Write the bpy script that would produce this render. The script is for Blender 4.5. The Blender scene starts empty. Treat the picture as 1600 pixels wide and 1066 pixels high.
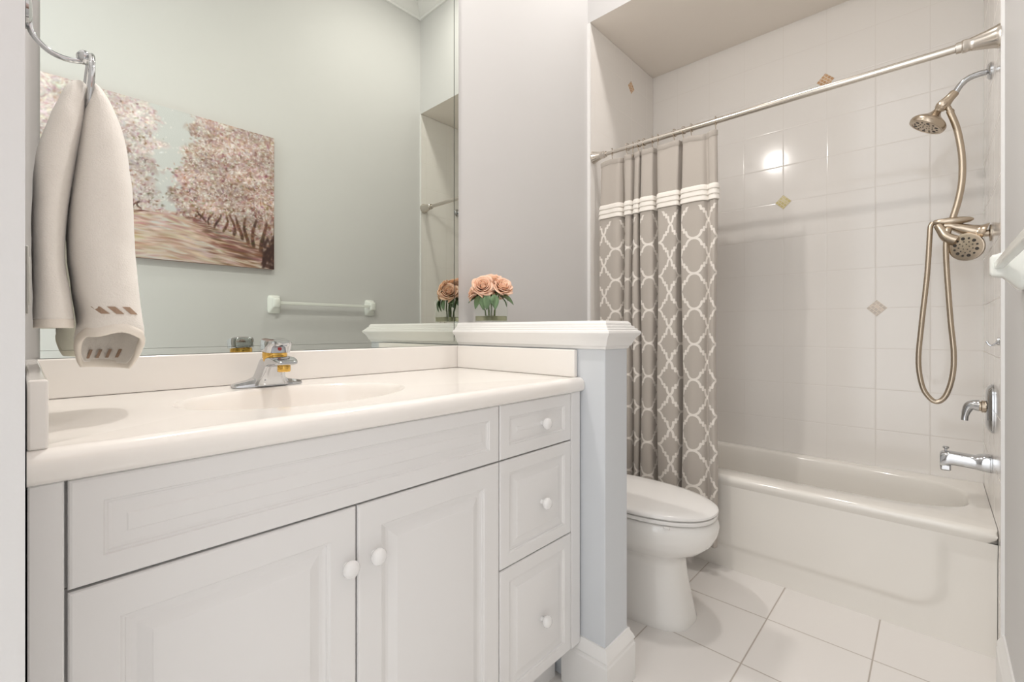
import bpy, bmesh, math, random
import numpy as np
from mathutils import Vector, Matrix
from math import sin, cos, pi, radians
C = bpy.context.scene.collection
SC = bpy.context.scene
random.seed(7)

# ------------------------------------------------------------------ camera, world, lights, exposure
CX, CH = 1.3276, 1.06
F_PX, YAW, HOR = 711.9, 0.7492, 514.9
cam_d = bpy.data.cameras.new('camera'); cam = bpy.data.objects.new('camera', cam_d); C.objects.link(cam)
cam.location = (CX, 0, CH); cam.rotation_euler = (pi/2, 0, YAW)
cam_d.sensor_width = 36; cam_d.lens = 36*F_PX/1600; cam_d.clip_start = 0.01
cam_d.shift_y = -(533-HOR)/1600
SC.camera = cam
SC.view_settings.view_transform = 'Standard'; SC.view_settings.look = 'None'
SC.view_settings.gamma = 1; SC.view_settings.use_curve_mapping = False
SC.view_settings.exposure = 0.42

def srgb(r, g, b):
    f = lambda c: (c/255/12.92 if c/255 <= .04045 else ((c/255+.055)/1.055)**2.4)
    return (f(r), f(g), f(b), 1)

W = bpy.data.worlds.new('world'); SC.world = W; W.use_nodes = True
W.node_tree.nodes['Background'].inputs[0].default_value = (0.97, 0.985, 1.0, 1)
W.node_tree.nodes['Background'].inputs[1].default_value = 1.85

def lamp(name, loc, power, col, size, aim):
    l = bpy.data.lights.new(name, 'AREA'); l.shape = 'DISK'; l.size = size; l.energy = power; l.color = col
    o = bpy.data.objects.new(name, l); o.location = loc; C.objects.link(o)
    o.rotation_euler = Vector(aim).to_track_quat('-Z', 'Y').to_euler(); return o
lamp('vanity_lamp', (0.19, 0.47, 2.69), 10, (1.0, 0.95, 0.90), 0.08, (.45, .12, -1))
lamp('ceiling_lamp', (0.70, 1.66, 3.40), 10, (1.0, 0.95, 0.91), 0.16, (0, 0, -1))

# ------------------------------------------------------------------ key dimensions
PN, PF, PX = 1.126, 1.252, 0.641         # partition near face, far face, end
YT, YB = 2.007, 2.729                    # alcove front edge, back wall
XR = 1.479                               # right wall
XA, XB = 0.014, 1.473                    # tiled alcove side faces
ZH, ZC = 2.651, 3.43                     # header underside, ceiling
ZTOP, ZBS = 0.918, 1.0                   # counter top, splash top
XF = 0.5615                              # cabinet front
G = 0.19                                 # wall tile pitch

# ------------------------------------------------------------------ node helpers
class NT:
    def __init__(s, name):
        s.m = bpy.data.materials.new(name); s.m.use_nodes = True
        s.t = s.m.node_tree; s.b = s.t.nodes['Principled BSDF']
    def n(s, typ, **kw):
        x = s.t.nodes.new(typ)
        for k, v in kw.items(): setattr(x, k, v)
        return x
    def l(s, a, b): s.t.links.new(a, b)
    def _in(s, sock, v):
        if hasattr(v, 'is_linked') or isinstance(v, bpy.types.NodeSocket): s.l(v, sock)
        else: sock.default_value = v
    def math(s, op, a, b=0.0, c=0.0):
        x = s.n('ShaderNodeMath', operation=op)
        s._in(x.inputs[0], a); s._in(x.inputs[1], b); s._in(x.inputs[2], c)
        return x.outputs[0]
    def mix(s, fac, a, b):
        x = s.n('ShaderNodeMix', data_type='RGBA')
        s._in(x.inputs[0], fac); s._in(x.inputs[6], a); s._in(x.inputs[7], b)
        return x.outputs[2]
    def noise(s, scale, detail=2, vec=None):
        x = s.n('ShaderNodeTexNoise'); x.inputs['Scale'].default_value = scale; x.inputs['Detail'].default_value = detail
        if vec is None:
            g = s.n('ShaderNodeNewGeometry'); vec = g.outputs['Position']
        s.l(vec, x.inputs['Vector']); return x.outputs['Fac']
    def bump(s, h, strength, dist):
        x = s.n('ShaderNodeBump'); x.inputs['Strength'].default_value = strength; x.inputs['Distance'].default_value = dist
        s.l(h, x.inputs['Height']); s.l(x.outputs[0], s.b.inputs['Normal'])
    def pos(s):
        g = s.n('ShaderNodeNewGeometry'); x = s.n('ShaderNodeSeparateXYZ'); s.l(g.outputs['Position'], x.inputs[0])
        return x.outputs

def mat(name, col, rough=.5, metal=0., var=0.0, vscale=6, bump=0, bscale=200, spec=None, coat=0, **kw):
    N = NT(name); b = N.b
    c = srgb(*col)
    b.inputs['Roughness'].default_value = rough; b.inputs['Metallic'].default_value = metal
    f = N.noise(vscale, 3)
    lo = tuple(v*(1-var) for v in c[:3])+(1,)
    N.l(N.mix(f, lo, c), b.inputs['Base Color'])
    if bump: N.bump(N.noise(bscale, 3), bump, .002)
    if spec is not None: b.inputs['Specular IOR Level'].default_value = spec
    if coat: b.inputs['Coat Weight'].default_value = coat; b.inputs['Coat Roughness'].default_value = .05
    for k, v in kw.items(): b.inputs[k.replace('_', ' ')].default_value = v
    return N.m

def tile_mat(name, ax, o1, o2, pitch, col, grout, gw, rough=.12, a2=2, relief=.35):
    """square tiles with grout, laid out on two world axes"""
    N = NT(name); p = N.pos()
    def dist(s, o):
        q = N.math('PINGPONG', N.math('SUBTRACT', s, o-20*pitch), pitch/2)
        return q                                   # 0 on a grout line
    d = N.math('MINIMUM', dist(p[ax], o1), dist(p[a2], o2))
    t = N.n('ShaderNodeMapRange', interpolation_type='SMOOTHSTEP'); N.l(d, t.inputs[0])
    t.inputs[1].default_value = gw*.35; t.inputs[2].default_value = gw
    c = srgb(*col); base = N.mix(N.noise(3.0, 2), tuple(v*.97 for v in c[:3])+(1,), c)
    N.l(N.mix(t.outputs[0], srgb(*grout), base), N.b.inputs['Base Color'])
    r = N.math('MULTIPLY_ADD', t.outputs[0], rough-.6, .6); N.l(r, N.b.inputs['Roughness'])
    t2 = N.n('ShaderNodeMapRange', interpolation_type='SMOOTHSTEP'); N.l(d, t2.inputs[0])
    t2.inputs[1].default_value = 0; t2.inputs[2].default_value = gw*2.5
    h = N.math('MULTIPLY_ADD', N.noise(9, 1), .25, t2.outputs[0])
    N.bump(h, relief, .0015)
    return N.m

WHITE = (240, 240, 240)
M = {}
M['wall'] = mat('wall_paint', (217, 216, 215), .55, var=.02, bump=.04, bscale=350)
M['wall_end'] = mat('partition_daylight_tint', (216, 220, 224), .5, var=.02, bump=.03, bscale=350)  # wall paint with the cool daylight on the partition put into its colour
M['ceil'] = mat('ceiling_paint', (238, 236, 232), .7, var=.02)
M['trim'] = mat('white_trim_paint', (243, 242, 240), .3, var=.02)
M['cab'] = mat('white_thermofoil', (236, 235, 234), .28, var=.015, bump=.02, bscale=60)
M['cabdark'] = mat('cabinet_shadow_gap', (226, 224, 220), .5, var=.03)
M['knob'] = mat('white_ceramic_knob', (242, 241, 240), .1, var=.01)
M['counter'] = mat('cream_cultured_marble', (249, 245, 240), .12, var=.02, vscale=4, coat=.3)
M['basin'] = mat('cream_cultured_marble_basin', (247, 242, 236), .1, var=.02, vscale=4, coat=.3)
M['tub'] = mat('bathtub_enamel', (243, 239, 232), .12, var=.015, coat=.3)
M['china'] = mat('white_vitreous_china', (243, 241, 237), .08, var=.01, coat=.4)
M['plastic'] = mat('white_seat_plastic', (243, 241, 238), .2, var=.01)
M['chrome'] = mat('polished_chrome', (200, 202, 205), .06, 1, var=.02)
M['gold'] = mat('polished_gold', (222, 180, 96), .12, 1, var=.04)
M['nickel'] = mat('brushed_nickel', (196, 182, 164), .27, 1, var=.08, vscale=30, bump=.02, bscale=400)
M['rod'] = mat('satin_nickel_rod', (214, 207, 198), .2, 1, var=.04, vscale=20)
M['black'] = mat('dark_nozzle_rubber', (52, 46, 40), .5, var=.1)
M['red'] = mat('red_index_mark', (178, 60, 60), .3, var=.05)
M['mirror'] = mat('mirror_glass', (213, 217, 210), .0, 1, var=.0)
M['mirror_edge'] = mat('mirror_cut_edge', (58, 66, 62), .25, .3, var=.1)
M['towel'] = mat('cream_terry', (250, 245, 238), .95, var=.05, vscale=160, bump=.5, bscale=420, Sheen_Weight=.4)
M['hem'] = mat('flat_woven_hem', (248, 241, 231), .85, var=.05, vscale=200, bump=.25, bscale=500)
M['stripe'] = mat('taupe_satin_dash', (176, 148, 126), .55, var=.12, vscale=200)
M['bar'] = mat('white_ceramic', (240, 242, 236), .12, var=.01)
M['floor'] = tile_mat('white_floor_tile', 0, .571, 1.553, .304, (240, 236, 232), (188, 179, 170), .0034, rough=.22, a2=1, relief=.25)
TC, GC = (244, 240, 235), (232, 227, 221)
M['tile_back'] = tile_mat('white_wall_tile', 0, .74, 1.73, G, TC, GC, .0018, relief=.22)
M['tile_side'] = tile_mat('white_wall_tile_sides', 1, 2.44, 1.73, G, TC, GC, .0018, relief=.22)
M['alcove_ceil'] = mat('alcove_ceiling_paint', (246, 238, 228), .7, var=.02)
M['cover'] = mat('white_switch_plastic', (238, 237, 234), .3, var=.01)
N = NT('clear_glass'); N.b.inputs['Transmission Weight'].default_value = 1; N.b.inputs['Roughness'].default_value = 0.0
N.b.inputs['IOR'].default_value = 1.18; N.b.inputs['Base Color'].default_value = (.98, 1, .98, 1); M['glass'] = N.m
N = NT('set_resin_water'); N.b.inputs['Transmission Weight'].default_value = 1; N.b.inputs['IOR'].default_value = 1.33
N.b.inputs['Base Color'].default_value = (.98, .96, .72, 1); M['resin'] = N.m
M['petal'] = mat('peach_petal', (255, 208, 180), .6, var=.10, vscale=60, Subsurface_Weight=.15)
M['leaf'] = mat('green_rose_leaf', (116, 146, 106), .45, var=.3, vscale=60)
M['stem'] = mat('green_rose_stem', (112, 132, 84), .5, var=.2, vscale=40)

# mosaic accent tiles, laid diagonally
def mosaic(name, a, b, rough):
    N = NT(name); tc = N.n('ShaderNodeTexCoord'); br = N.n('ShaderNodeTexBrick')
    br.offset = .5; N.l(tc.outputs['UV'], br.inputs['Vector'])
    br.inputs['Color1'].default_value = srgb(*a); br.inputs['Color2'].default_value = srgb(*b)
    br.inputs['Mortar'].default_value = srgb(232, 220, 204)
    br.inputs['Scale'].default_value = 1.0; br.inputs['Mortar Size'].default_value = .022
    br.inputs['Brick Width'].default_value = .3; br.inputs['Row Height'].default_value = .25
    N.l(br.outputs['Color'], N.b.inputs['Base Color']); N.b.inputs['Roughness'].default_value = rough
    return N.m
M['mos_brown'] = mosaic('tan_brown_mosaic', (196, 150, 108), (222, 184, 142), .25)
M['mos_gold'] = mosaic('pale_gold_mosaic', (214, 200, 140), (232, 224, 178), .08)
M['mos_pale'] = mosaic('pale_beige_mosaic', (196, 184, 172), (226, 210, 194), .15)

# trellis curtain: UV in metres (u along the cloth, v up)
def trellis():
    N = NT('taupe_trellis_cloth'); uv = N.n('ShaderNodeUVMap'); s = N.n('ShaderNodeSeparateXYZ'); N.l(uv.outputs[0], s.inputs[0])
    P, Q = .128, .155
    x = N.math('PINGPONG', s.outputs[0], P/2); y = N.math('PINGPONG', s.outputs[1], Q/2)
    r = .031
    pts = [(0, Q/2)]
    for k in range(1, 5):
        a = pi/2*k/4; pts.append((r*sin(a), Q/2-r+r*cos(a)))
    pts += [(.0415, Q/2-r), (.0415, .0335), (.0520, .0335), (.0523, .022), (.0555, .010), (P/2, 0)]
    d = None
    for (ax, ay), (bx, by) in zip(pts[:-1], pts[1:]):
        ex, ey = bx-ax, by-ay; L2 = ex*ex+ey*ey
        px = N.math('SUBTRACT', x, ax); py = N.math('SUBTRACT', y, ay)
        h = N.math('MULTIPLY_ADD', px, ex/L2, N.math('MULTIPLY', py, ey/L2))
        cl = N.n('ShaderNodeClamp'); N.l(h, cl.inputs[0]); h = cl.outputs[0]
        qx = N.math('MULTIPLY_ADD', h, -ex, px); qy = N.math('MULTIPLY_ADD', h, -ey, py)
        dd = N.math('ADD', N.math('MULTIPLY', qx, qx), N.math('MULTIPLY', qy, qy))
        d = dd if d is None else N.math('MINIMUM', d, dd)
    d = N.math('SQRT', d)
    t = N.n('ShaderNodeMapRange'); N.l(d, t.inputs[0]); t.inputs[1].default_value = .0042; t.inputs[2].default_value = .0056
    top = N.math('GREATER_THAN', s.outputs[1], 1.615)          # plain header above the pleated band
    fac = N.math('MAXIMUM', t.outputs[0], top)
    w = N.noise(900, 1)
    g = N.mix(w, srgb(180, 172, 163), srgb(193, 185, 176))
    N.l(N.mix(fac, srgb(238, 232, 224), g), N.b.inputs['Base Color'])
    N.b.inputs['Roughness'].default_value = .8; N.b.inputs['Sheen Weight'].default_value = .2
    return N.m
M['curtain'] = trellis()
M['band'] = mat('white_pleated_cotton', (243, 238, 230), .8, var=.05, vscale=100)

# ------------------------------------------------------------------ object helpers
ROOTLOC = {}
def link(o, parent=None):
    C.objects.link(o)
    if parent: o.parent = parent
def thing(name, label, cat, loc=(0, 0, 0), group=None):
    o = bpy.data.objects.new(name, None); C.objects.link(o); o.location = loc; o.empty_display_size = .05
    o['label'] = label; o['category'] = cat
    if group: o['group'] = group
    ROOTLOC[o] = Vector(loc); return o
def obj(name, bm, m, parent=None, smooth=None, label=None, bev=0, seg=2, sub=0):
    """one mesh object; geometry is given in world space and re-based on its root"""
    if parent is not None:
        base = ROOTLOC.get(parent, Vector())
    else:
        vs = [v.co for v in bm.verts]
        lo = Vector([min(v[i] for v in vs) for i in range(3)]); hi = Vector([max(v[i] for v in vs) for i in range(3)])
        base = Vector(((lo.x+hi.x)/2, (lo.y+hi.y)/2, lo.z))
    bmesh.ops.translate(bm, verts=bm.verts, vec=-base)
    bmesh.ops.recalc_face_normals(bm, faces=bm.faces)
    me = bpy.data.meshes.new(name); bm.to_mesh(me); bm.free()
    me.materials.append(m)
    o = bpy.data.objects.new(name, me); link(o, parent)
    if parent is None: o.location = base
    ROOTLOC[o] = base
    if label: o['label'] = label
    if bev:
        b = o.modifiers.new('bevel', 'BEVEL'); b.width = bev; b.segments = seg; b.limit_method = 'ANGLE'; b.angle_limit = .6
    if sub:
        b = o.modifiers.new('sub', 'SUBSURF'); b.levels = b.render_levels = sub
    if smooth is None: smooth = 35
    if smooth:
        me.shade_smooth()
        try: me.set_sharp_from_angle(angle=radians(smooth))
        except Exception: pass
        if bev:
            w = o.modifiers.new('wn', 'WEIGHTED_NORMAL'); w.keep_sharp = True
    return o
def struct(name, bm, m, parent=None, **kw):
    o = obj(name, bm, m, parent, **kw)
    if parent is None: o['kind'] = 'structure'
    return o
def tag(o, label, cat, group=None):
    o['label'] = label; o['category'] = cat
    if group: o['group'] = group
    return o
def B(): return bmesh.new()
def box(bm, x0, x1, y0, y1, z0, z1):
    v = [bm.verts.new((x, y, z)) for x in (x0, x1) for y in (y0, y1) for z in (z0, z1)]
    for f in ((0, 1, 3, 2), (4, 6, 7, 5), (0, 4, 5, 1), (2, 3, 7, 6), (0, 2, 6, 4), (1, 5, 7, 3)):
        bm.faces.new([v[i] for i in f])
    return bm
def bx(*a): return box(B(), *a)
def quad(bm, *p): return bm.faces.new([bm.verts.new(q) for q in p])
def loft(bm, loops, close=True, cap0=True, cap1=True):
    R = [[bm.verts.new(p) for p in lp] for lp in loops]
    n = len(R[0])
    for a, b in zip(R[:-1], R[1:]):
        for i in range(n if close else n-1):
            j = (i+1) % n
            bm.faces.new((a[i], a[j], b[j], b[i]))
    if cap0 and n > 2: bm.faces.new(R[0][::-1])
    if cap1 and n > 2: bm.faces.new(R[-1])
    return R
def frame_of(d):
    d = d.normalized(); u = d.orthogonal().normalized(); return u, d.cross(u)
def tube(bm, pts, rad, seg=12, caps=True):
    pts = [Vector(p) for p in pts]
    if not hasattr(rad, '__len__'): rad = [rad]*len(pts)
    u = None; loops = []
    for i, p in enumerate(pts):
        d = (pts[min(i+1, len(pts)-1)]-pts[max(i-1, 0)]).normalized()
        if u is None: u, v = frame_of(d)
        else:
            u = (u-d*u.dot(d)).normalized(); v = d.cross(u)
        loops.append([p+rad[i]*(cos(2*pi*k/seg)*u+sin(2*pi*k/seg)*v) for k in range(seg)])
    loft(bm, loops, True, caps, caps); return bm
def lathe(bm, prof, org, axis, seg=32, cap0=True, cap1=True):
    """prof: (radius, distance along axis)"""
    a = Vector(axis).normalized(); u, v = frame_of(a); o = Vector(org)
    loft(bm, [[o+a*h+max(r, 1e-5)*(cos(2*pi*k/seg)*u+sin(2*pi*k/seg)*v) for k in range(seg)] for r, h in prof], True, cap0, cap1)
    return bm
def crom(P, n):
    """Catmull-Rom through the control points, n samples each span"""
    P = [Vector(p) for p in P]; out = []
    for i in range(len(P)-1):
        p0, p1, p2, p3 = P[max(i-1, 0)], P[i], P[i+1], P[min(i+2, len(P)-1)]
        for k in range(n):
            t = k/n
            out.append(.5*((2*p1)+(p2-p0)*t+(2*p0-5*p1+4*p2-p3)*t*t+(3*p1-p0-3*p2+p3)*t**3))
    out.append(P[-1]); return out
def sell(cx, cy, ax, ay, e, z, n=48):
    """super-ellipse loop"""
    L = []
    for k in range(n):
        t = 2*pi*k/n; c, s = cos(t), sin(t)
        L.append((cx+ax*math.copysign(abs(c)**(2/e), c), cy+ay*math.copysign(abs(s)**(2/e), s), z))
    return L
def sweep(bm, prof, path, norms, cap=True):
    """profile (outward offset, z) along a plan polyline with mitred right-angle corners; norms per segment"""
    loops = []
    for i, (x, y) in enumerate(path):
        ns = [norms[j] for j in (i-1, i) if 0 <= j < len(norms)]
        nx = sum(n[0] for n in ns); ny = sum(n[1] for n in ns)
        if len(ns) == 2 and ns[0] == ns[1]: nx, ny = ns[0]
        loops.append([(x+nx*o, y+ny*o, z) for o, z in prof])
    loft(bm, loops, True, cap, cap); return bm
def rect_ray(x0, x1, y0, y1, cx, cy, ang):
    c, s = cos(ang), sin(ang); t = 1e9
    if c > 1e-9: t = min(t, (x1-cx)/c)
    if c < -1e-9: t = min(t, (x0-cx)/c)
    if s > 1e-9: t = min(t, (y1-cy)/s)
    if s < -1e-9: t = min(t, (y0-cy)/s)
    return cx+c*t, cy+s*t

# ------------------------------------------------------------------ setting
YBACK = -2.6
struct('floor', bx(-.1, 1.6, YBACK, YB+.1, -.06, 0), M['floor'], smooth=0)
struct('wall_left', bx(-.12, 0, -.14, YT, 0, ZC), M['wall'], smooth=0)
struct('wall_near', bx(0, .742, -.13, .0018, 0, ZC), M['wall'], smooth=0)
wr = struct('wall_right', bx(XR, XR+.12, YBACK, YT, 0, ZC), M['wall'], smooth=0)
struct('wall_header', bx(-.12, XR+.12, YT, YT+.1, ZH+.061, ZC), M['wall'], smooth=0)
struct('ceiling', bx(-.12, XR+.12, -.45, YT+.1, ZC, ZC+.08), M['ceil'], smooth=0)
struct('ceiling_alcove', bx(-.12, XR+.12, YT+.0005, YB+.12, ZH+.004, ZH+.06), M['alcove_ceil'], smooth=0)
struct('trim_5', bx(-.0005, XR+.0005, YT-.0005, YT+.0004, ZH+.002, ZH+.0605), M['wall'], smooth=0)
wb = struct('wall_back', bx(-.12, XR+.12, YB, YB+.12, 0, ZH+.004), M['tile_back'], smooth=0)
wal = struct('wall_alcove_left', bx(-.12, XA, YT, YB, 0, ZH+.0039), M['tile_side'], smooth=0, bev=.004)
struct('wall_alcove_right', bx(XB, XR+.12, YT, YB, 0, ZH+.0039), M['tile_side'], smooth=0, bev=.004)
struct('wall_partition', bx(0, PX, PN, PF, 0, 1.004), M['wall_end'], smooth=0, bev=.003)
# moulded cap of the partition
bm = B()
prof = [(-.05, 1.003), (.003, 1.003), (.005, 1.010), (.010, 1.013), (.013, 1.022), (.020, 1.036), (.029, 1.045), (.031, 1.050), (.029, 1.0555),
        (.0235, 1.0575), (.0225, 1.0625), (.0165, 1.0645), (.0155, 1.0695), (.0095, 1.0715), (.008, 1.078), (.002, 1.085), (-.05, 1.085)]
path = [(0, PN), (PX, PN), (PX, PF), (0, PF)]; nrm = [(0, -1), (1, 0), (0, 1)]
sweep(bm, prof, path, nrm)
struct('trim_1', bm, M['trim'], smooth=25)
bbp = [(0, 0), (.018, 0), (.018, .108), (.015, .113), (.0145, .120), (.017, .124), (.014, .134), (.007, .146), (.005, .155), (0, .155)]
struct('baseboard_partition', sweep(B(), bbp, [(.50, PN), (PX, PN), (PX, PF), (0, PF), (0, YT)], [(0, -1), (1, 0), (0, 1), (1, 0)]), M['trim'], smooth=25)
struct('baseboard_right', sweep(B(), [(o, z*.92) for o, z in bbp], [(XR, YBACK), (XR, YT)], [(-1, 0)]), M['trim'], smooth=25)
# crown moulding round the ceiling
cr = [(0, 0), (.012, 0), (.016, .012), (.03, .02), (.055, .05), (.066, .07), (.075, .074), (.075, .09), (0, .09)]
crown = [(o, ZC-.09+z) for o, z in cr]
struct('trim_2', sweep(B(), crown, [(0, 0), (0, YT), (XR, YT), (XR, YBACK)], [(1, 0), (0, -1), (-1, 0)]), M['trim'], smooth=25)
# white edge bead where the tile starts
struct('trim_3', bx(-.02, XA+.002, YT-.003, YT+.006, .155, ZH), M['trim'], smooth=0)
struct('trim_4', bx(XB-.002, XR+.02, YT-.003, YT+.006, .0, ZH), M['trim'], smooth=0)

# accent tiles set diagonally at the tile corners
def accent(parent, ctr, n, m, label, s=.054):
    bm = B(); c = Vector(ctr); n = Vector(n); up = Vector((0, 0, 1)); h = n.cross(up)
    uvl = bm.loops.layers.uv.new('UVMap'); a = s/math.sqrt(2)
    dirs = [-up, h, up, -h]
    front = [bm.verts.new(c+d*a*.97+n*.0025) for d in dirs]; back = [bm.verts.new(c+d*a+n*.0003) for d in dirs]
    f = bm.faces.new(front)
    for l, q in zip(f.loops, ((0, 0), (1, 0), (1, 1), (0, 1))): l[uvl].uv = q
    for i in range(4): bm.faces.new((front[i], front[(i+1) % 4], back[(i+1) % 4], back[i]))
    obj('accent_tile', bm, m, parent, smooth=0, label=label)
accent(wb, (.74, YB, 1.73), (0, -1, 0), M['mos_gold'], 'pale gold diamond mosaic accent')
accent(wb, (1.125, YB, 1.16), (0, -1, 0), M['mos_pale'], 'pale beige diamond mosaic accent')
accent(wb, (.925, YB, 2.30), (0, -1, 0), M['mos_brown'], 'tan brown diamond mosaic accent above the rod')
accent(wb, (.365, YB, .79), (0, -1, 0), M['mos_brown'], 'tan brown diamond mosaic accent beside the curtain')
accent(wal, (XA, 2.44, 2.483), (1, 0, 0), M['mos_brown'], 'tan brown diamond mosaic accent on the side wall')

# ------------------------------------------------------------------ vanity cabinet
cab = thing('vanity_cabinet', 'white bathroom vanity cabinet with raised panel doors and drawers under the cream counter', 'cabinet', (.28, .56, 0))
bm = bx(.004, .5440, .004, 1.118, .14, .74)
box(bm, .49, .5440, .004, 1.118, .742, .878)
obj('carcass', bm, M['cabdark'], cab, smooth=0)
obj('toe_kick', bx(.02, .475, .01, 1.11, 0, .1395), M['cab'], cab, smooth=0)
obj('filler_strip', bx(.5445, XF, .004, .0345, .14, .878), M['cab'], cab, bev=.002)
obj('end_stile', bx(.5445, XF, 1.0755, 1.118, .14, .878), M['cab'], cab, bev=.002)
def raised(y0, y1, z0, z1, rings):
    """thermofoil panel: nested rectangles (inset, depth below the face)"""
    bm = B(); loops = []
    for ins, dep in [(0, .0165), (0, .0035), (.0015, .001), (.004, 0)]+rings:
        loops.append([(XF-dep, y0+ins, z0+ins), (XF-dep, y1-ins, z0+ins), (XF-dep, y1-ins, z1-ins), (XF-dep, y0+ins, z1-ins)])
    loft(bm, loops); return bm
DOOR = [(.048, 0), (.0505, .0022), (.053, .0026), (.0545, .0055), (.060, .0068), (.066, .0066), (.080, .0020), (.0825, .0006), (.085, .0002)]
FALSE = [(.032, 0), (.0335, .0022), (.036, .0028), (.0372, .0042), (.041, .0050), (.046, .0046), (.055, .0026), (.0565, .0014), (.06, .0012)]
SMALL = [(.032, 0), (.0335, .0020), (.036, .0026), (.0372, .0048), (.0415, .0058), (.046, .0054), (.060, .0020), (.062, .0006), (.064, .0002)]
obj('drawer_front', raised(.0375, .7788, .7437, .8775, FALSE), M['cab'], cab, smooth=12, label='wide false drawer front below the basin')
def knob(parent, y, z):
    lathe_p = [(.0065, 0), (.006, .006), (.0075, .009), (.0128, .0125), (.0152, .017), (.0150, .0215), (.0120, .026), (.006, .0285), (.0005, .029)]
    obj('knob', lathe(B(), lathe_p, (XF-.0005, y, z), (1, 0, 0), 28), M['knob'], parent, smooth=60)
for y0, y1, ky, kz in ((.0375, .4112, .392, .640), (.4143, .7788, .446, .643)):
    d = obj('door', raised(y0, y1, .142, .7403, DOOR), M['cab'], cab, smooth=12); knob(d, ky, kz)
for z0, z1, kz in ((.7437, .8775, .812), (.4783, .7403, .602), (.142, .4752, .291)):
    d = obj('drawer', raised(.7820, 1.0737, z0, z1, SMALL), M['cab'], cab, smooth=12); knob(d, .941, kz)

# ------------------------------------------------------------------ vanity counter with the moulded basin
ct = thing('vanity_countertop', 'cream cultured marble counter with moulded oval basin on the white vanity', 'countertop', (.29, .56, .876))
SX, SY, SAX, SAY = .305, .425, .165, .232
angs = sorted(set([2*pi*k/96 for k in range(96)] + [math.atan2(y-SY, x-SX) % (2*pi) for x in (0, .56) for y in (.0035, 1.1245)]))
def crect(a, z):
    return [(lambda p: ((.573-a if p[0] > .5599 else min(p[0], .573-a)), p[1], z))(rect_ray(.001, .56, .0035, 1.1245, SX, SY, t)) for t in angs]
def coval(k, z, ox=0):
    return [(SX+ox+SAX*k*cos(t), SY+SAY*k*sin(t), z) for t in angs]
loops = [crect(.06, ZTOP-.0405), crect(.012, ZTOP-.0405), crect(.005, ZTOP-.0375), crect(.001, ZTOP-.032), crect(0, ZTOP-.022), crect(.0015, ZTOP-.012), crect(.006, ZTOP-.0045),
         crect(.014, ZTOP+.0005), crect(.024, ZTOP+.001), crect(.034, ZTOP)]
bm = B(); loft(bm, loops+[coval(1.02, ZTOP)], True, False, False)
obj('counter_slab', bm, M['counter'], ct, smooth=40)
bm = B()
loft(bm, [coval(1.02, ZTOP), coval(1.0, ZTOP-.002), coval(.975, ZTOP-.008), coval(.94, ZTOP-.024), coval(.88, ZTOP-.055), coval(.78, ZTOP-.09), coval(.6, ZTOP-.118), coval(.35, ZTOP-.133), coval(.1, ZTOP-.137)], True, False, True)
obj('basin', bm, M['basin'], ct, smooth=60)
obj('drain', lathe(B(), [(.022, 0), (.022, .003), (.016, .004), (.015, .001), (.0005, .001)], (SX, SY, ZTOP-.137), (0, 0, 1), 28), M['chrome'], ct, label='chrome drain')
obj('backsplash', bx(.001, .0165, .004, 1.124, ZTOP+.0005, ZBS), M['counter'], ct, bev=.003)
obj('side_splash', bx(.017, .548, 1.1085, 1.1245, ZTOP+.0005, ZBS), M['counter'], ct, bev=.003, label='side splash against the half wall')
obj('side_splash', bx(.017, .560, .0035, .0215, ZTOP+.0005, ZBS+.001), M['counter'], ct, bev=.003, label='side splash at the near end')

# ------------------------------------------------------------------ faucet
fc = thing('basin_faucet', 'chrome and gold single lever faucet standing behind the basin', 'faucet', (.09, .425, ZTOP))
FY, FX = .425, .085
bm = B(); L = []
for dy, hx, hz in ((-.081, .012, .005), (-.078, .0185, .009), (-.060, .025, .0125), (-.042, .029, .016), (-.030, .031, .022), (0, .032, .024), (.030, .031, .022), (.042, .029, .016), (.060, .025, .0125), (.078, .0185, .009), (.081, .012, .005)):
    z = ZTOP+.0005
    L.append([(FX-hx, FY+dy, z), (FX+hx, FY+dy, z), (FX+hx*.96, FY+dy, z+hz*.45), (FX+hx*.62, FY+dy, z+hz), (FX-hx*.62, FY+dy, z+hz), (FX-hx*.96, FY+dy, z+hz*.45)])
loft(bm, L); obj('base_plate', bm, M['chrome'], fc, bev=.0015, smooth=30)
bm = B(); L = []
for z, xc, hx, hy in ((.004, .088, .034, .043), (.014, .090, .033, .037), (.026, .096, .033, .031), (.040, .103, .034, .0275), (.054, .112, .035, .0255), (.064, .119, .034, .0245), (.074, .126, .029, .0215)):
    L.append(sell(xc, FY, hx, hy, 4.5, ZTOP+z, 40))
loft(bm, L); obj('body', bm, M['chrome'], fc, smooth=50)
bm = B(); L = []
for x, hy, z0, z1 in ((.112, .022, .042, .070), (.140, .0255, .050, .0765), (.165, .027, .055, .0775), (.190, .0270, .0570, .0760), (.203, .0255, .0570, .0730), (.216, .0215, .0590, .0680), (.2185, .0190, .0610, .0660)):
    L.append([(x, p[0], ZTOP+p[1]) for p in sell(FY, (z0+z1)/2, hy, (z1-z0)/2, 4.5, 0, 40)])
loft(bm, L); obj('spout', bm, M['chrome'], fc, smooth=32)
obj('aerator', lathe(B(), [(.0135, 0), (.0145, .002), (.0145, .014), (.0125, .017)], (.190, FY, ZTOP+.0415), (0, 0, 1), 28), M['gold'], fc, label='gold aerator')
ax = Vector((.13, 0, 1)).normalized(); hb = Vector((.130, FY, ZTOP+.062))
obj('collar', lathe(B(), [(.0240, 0), (.0262, .006), (.0282, .018), (.0275, .026)], hb, ax, 36), M['gold'], fc, label='gold collar')
bm = B(); u = Vector((ax.z, 0, -ax.x)); v = Vector((0, 1, 0)); L = []
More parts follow.
